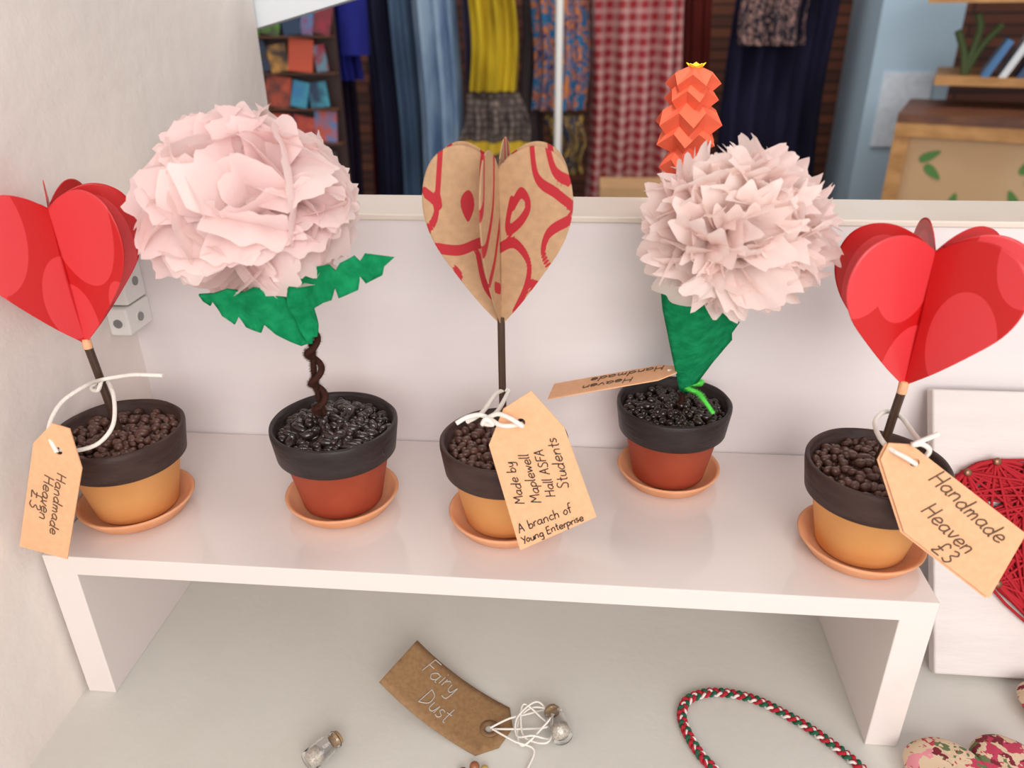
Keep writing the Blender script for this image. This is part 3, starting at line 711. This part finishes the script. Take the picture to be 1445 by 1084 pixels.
for i,(lx,lz,la) in enumerate(((.975,.115,30),(.985,.085,-40),(1.03,.03,80),(1.05,-.01,10),(1.14,.11,60),(1.16,.075,-20),(1.13,.045,120),(1.15,.01,20),(1.09,-.02,70),(.97,.0,10))):
    V=[];c=Vector(pv)
    for k in range(12):
        a=k*math.pi/6; u=.020*math.cos(a); v=.008*math.sin(a)*(1-.4*math.cos(a))
        an=math.radians(la); p=Vector((lx+u*math.cos(an)-v*math.sin(an),1.2985,lz+u*math.sin(an)+v*math.cos(an)))
        V.append(c+rot@(p-c))
    mesh('leaf_stencil',V,[tuple(range(12))],M_leafp,gw,smooth=False,solid=.001)
# upper shelf with books
gs=group('wall_bookshelf',(1.3,1.5,.3))
rs=RZ(-22); ps=Vector((1.0,1.46,.2))
def sb(name,lo,hi,m,r2=None):
    V,F=boxvf(lo,hi)
    if r2:
        c=Vector(lo); V=[c+r2@(Vector(v)-c) for v in V]
    V=[ps+rs@(Vector(v)-ps) for v in V]
    return mesh(name,V,F,m,gs,smooth=False)
sb('shelf_board_upper',(.98,1.40,.380),(1.9,1.66,.396),M_wood)
sb('shelf_board_lower',(1.02,1.40,.232),(1.9,1.66,.248),M_wood)
sb('shelf_end',(1.88,1.40,-.8),(1.9,1.66,.396),M_wood)
bc=[lin(60,110,160),lin(210,216,222),lin(40,70,110),lin(120,160,190),lin(190,196,204),lin(40,60,90),lin(90,140,170)]
for i in range(12):
    x=1.10+i*.030
    sb('book',(x,1.41,.2485),(x+.012,1.52,.2485+.075+.008*(i%3)),mat('book_cover',bc[i%7],.4),RY(24))
tube('twig_plant',[[(1.06,1.42,.249),(1.05,1.42,.29),(1.03,1.42,.33)],[(1.06,1.42,.249),(1.08,1.42,.30),(1.11,1.42,.34)],[(1.06,1.42,.26),(1.07,1.42,.33),(1.06,1.42,.36)]],.007,mat('twig',lin(70,84,46),.8),gs)
# greeting cards at the left
gg=group('greeting_card_display',(-.27,1.2,.1))
box('backing_board',(-.36,1.22,-.8),(-.17,1.235,.42),mat('backing_board',lin(60,40,36),.7),gg)
cc=[lin(206,84,54),lin(60,130,180),lin(90,140,60),lin(210,150,70),lin(150,40,60),lin(70,160,180),lin(60,44,40),lin(40,60,90)]
k=0
for r_ in range(7):
    x=-.352
    while x<-.19:
        wd=random.uniform(.022,.05); z=.34-r_*.064
        box('card',(x,1.205,z),(x+wd,1.209,z+random.uniform(.045,.06)),mat('card_%d'%k,random.choice(cc),.5,var=(40,1),col2=random.choice(cc)),gg,rot=RX(-8)@RY(random.uniform(-12,12))); k+=1
        x+=wd+.002
    box('card_lip',(-.36,1.195,.336-r_*.064),(-.17,1.22,.339-r_*.064),M_wdark,gg)
# floor boxes
box('red_storage_box',(.76,1.5,-.8),(.86,1.6,-.03),mat('red_card',lin(190,36,34),.6))
box('cardboard_carton',(.34,1.45,-.8),(.50,1.57,.01),mat('cardboard',lin(186,146,104),.8,var=(20,.9)))

# ------------------------------------------------------------------ lights
w=bpy.data.worlds.new('sky_world'); S.world=w; w.use_nodes=True
bg=w.node_tree.nodes['Background']; bg.inputs[0].default_value=(1.0,.985,.975,1); bg.inputs[1].default_value=.76
def area(name,loc,tgt,size,e,col=(1,1,1)):
    l=bpy.data.lights.new(name,'AREA'); l.shape='RECTANGLE'; l.size=size[0]; l.size_y=size[1]; l.energy=e; l.color=col
    o=bpy.data.objects.new(name,l); S.collection.objects.link(o); o.location=loc
    o.rotation_euler=(Vector(tgt)-Vector(loc)).to_track_quat('-Z','Y').to_euler()
area('daylight_window',(.7,-1.5,.85),(.25,.1,.15),(1.2,1.0),23,(1,.96,.925))
area('shop_fill',(.4,1.1,1.7),(.5,1.8,0),(1.6,.5),21,(1,.95,.88))  # added fill lamp that brightens the garments, not a real shop fitting
sp=bpy.data.lights.new('sun_patch','SPOT'); sp.energy=24; sp.spot_size=math.radians(4.5); sp.spot_blend=.3; sp.color=(1,.93,.8); sp.shadow_soft_size=.01
o=bpy.data.objects.new('sun_patch',sp); S.collection.objects.link(o); o.location=(.25,-.35,1.15)
o.rotation_euler=(Vector((.372,.173,.340))-Vector(o.location)).to_track_quat('-Z','Y').to_euler()

# ------------------------------------------------------------------ camera
yaw,pitch,roll=-0.0974594,0.4612856,-0.0123420
f=Vector((math.sin(yaw)*math.cos(pitch),math.cos(yaw)*math.cos(pitch),-math.sin(pitch)))
r=Vector((math.cos(yaw),-math.sin(yaw),0)); u=r.cross(f)
c_,s_=math.cos(roll),math.sin(roll); r2=c_*r+s_*u; u2=-s_*r+c_*u
cd=bpy.data.cameras.new('camera'); co=bpy.data.objects.new('camera',cd); S.collection.objects.link(co)
cd.sensor_width=36; cd.lens=36*1092.447/1445; cd.clip_start=.01
Mx=Matrix((( r2.x,u2.x,-f.x,.30808),(r2.y,u2.y,-f.y,-.33113),(r2.z,u2.z,-f.z,.39542),(0,0,0,1)))
co.matrix_world=Mx
cd.dof.use_dof=True; cd.dof.focus_distance=.46; cd.dof.aperture_fstop=7.5
S.camera=co
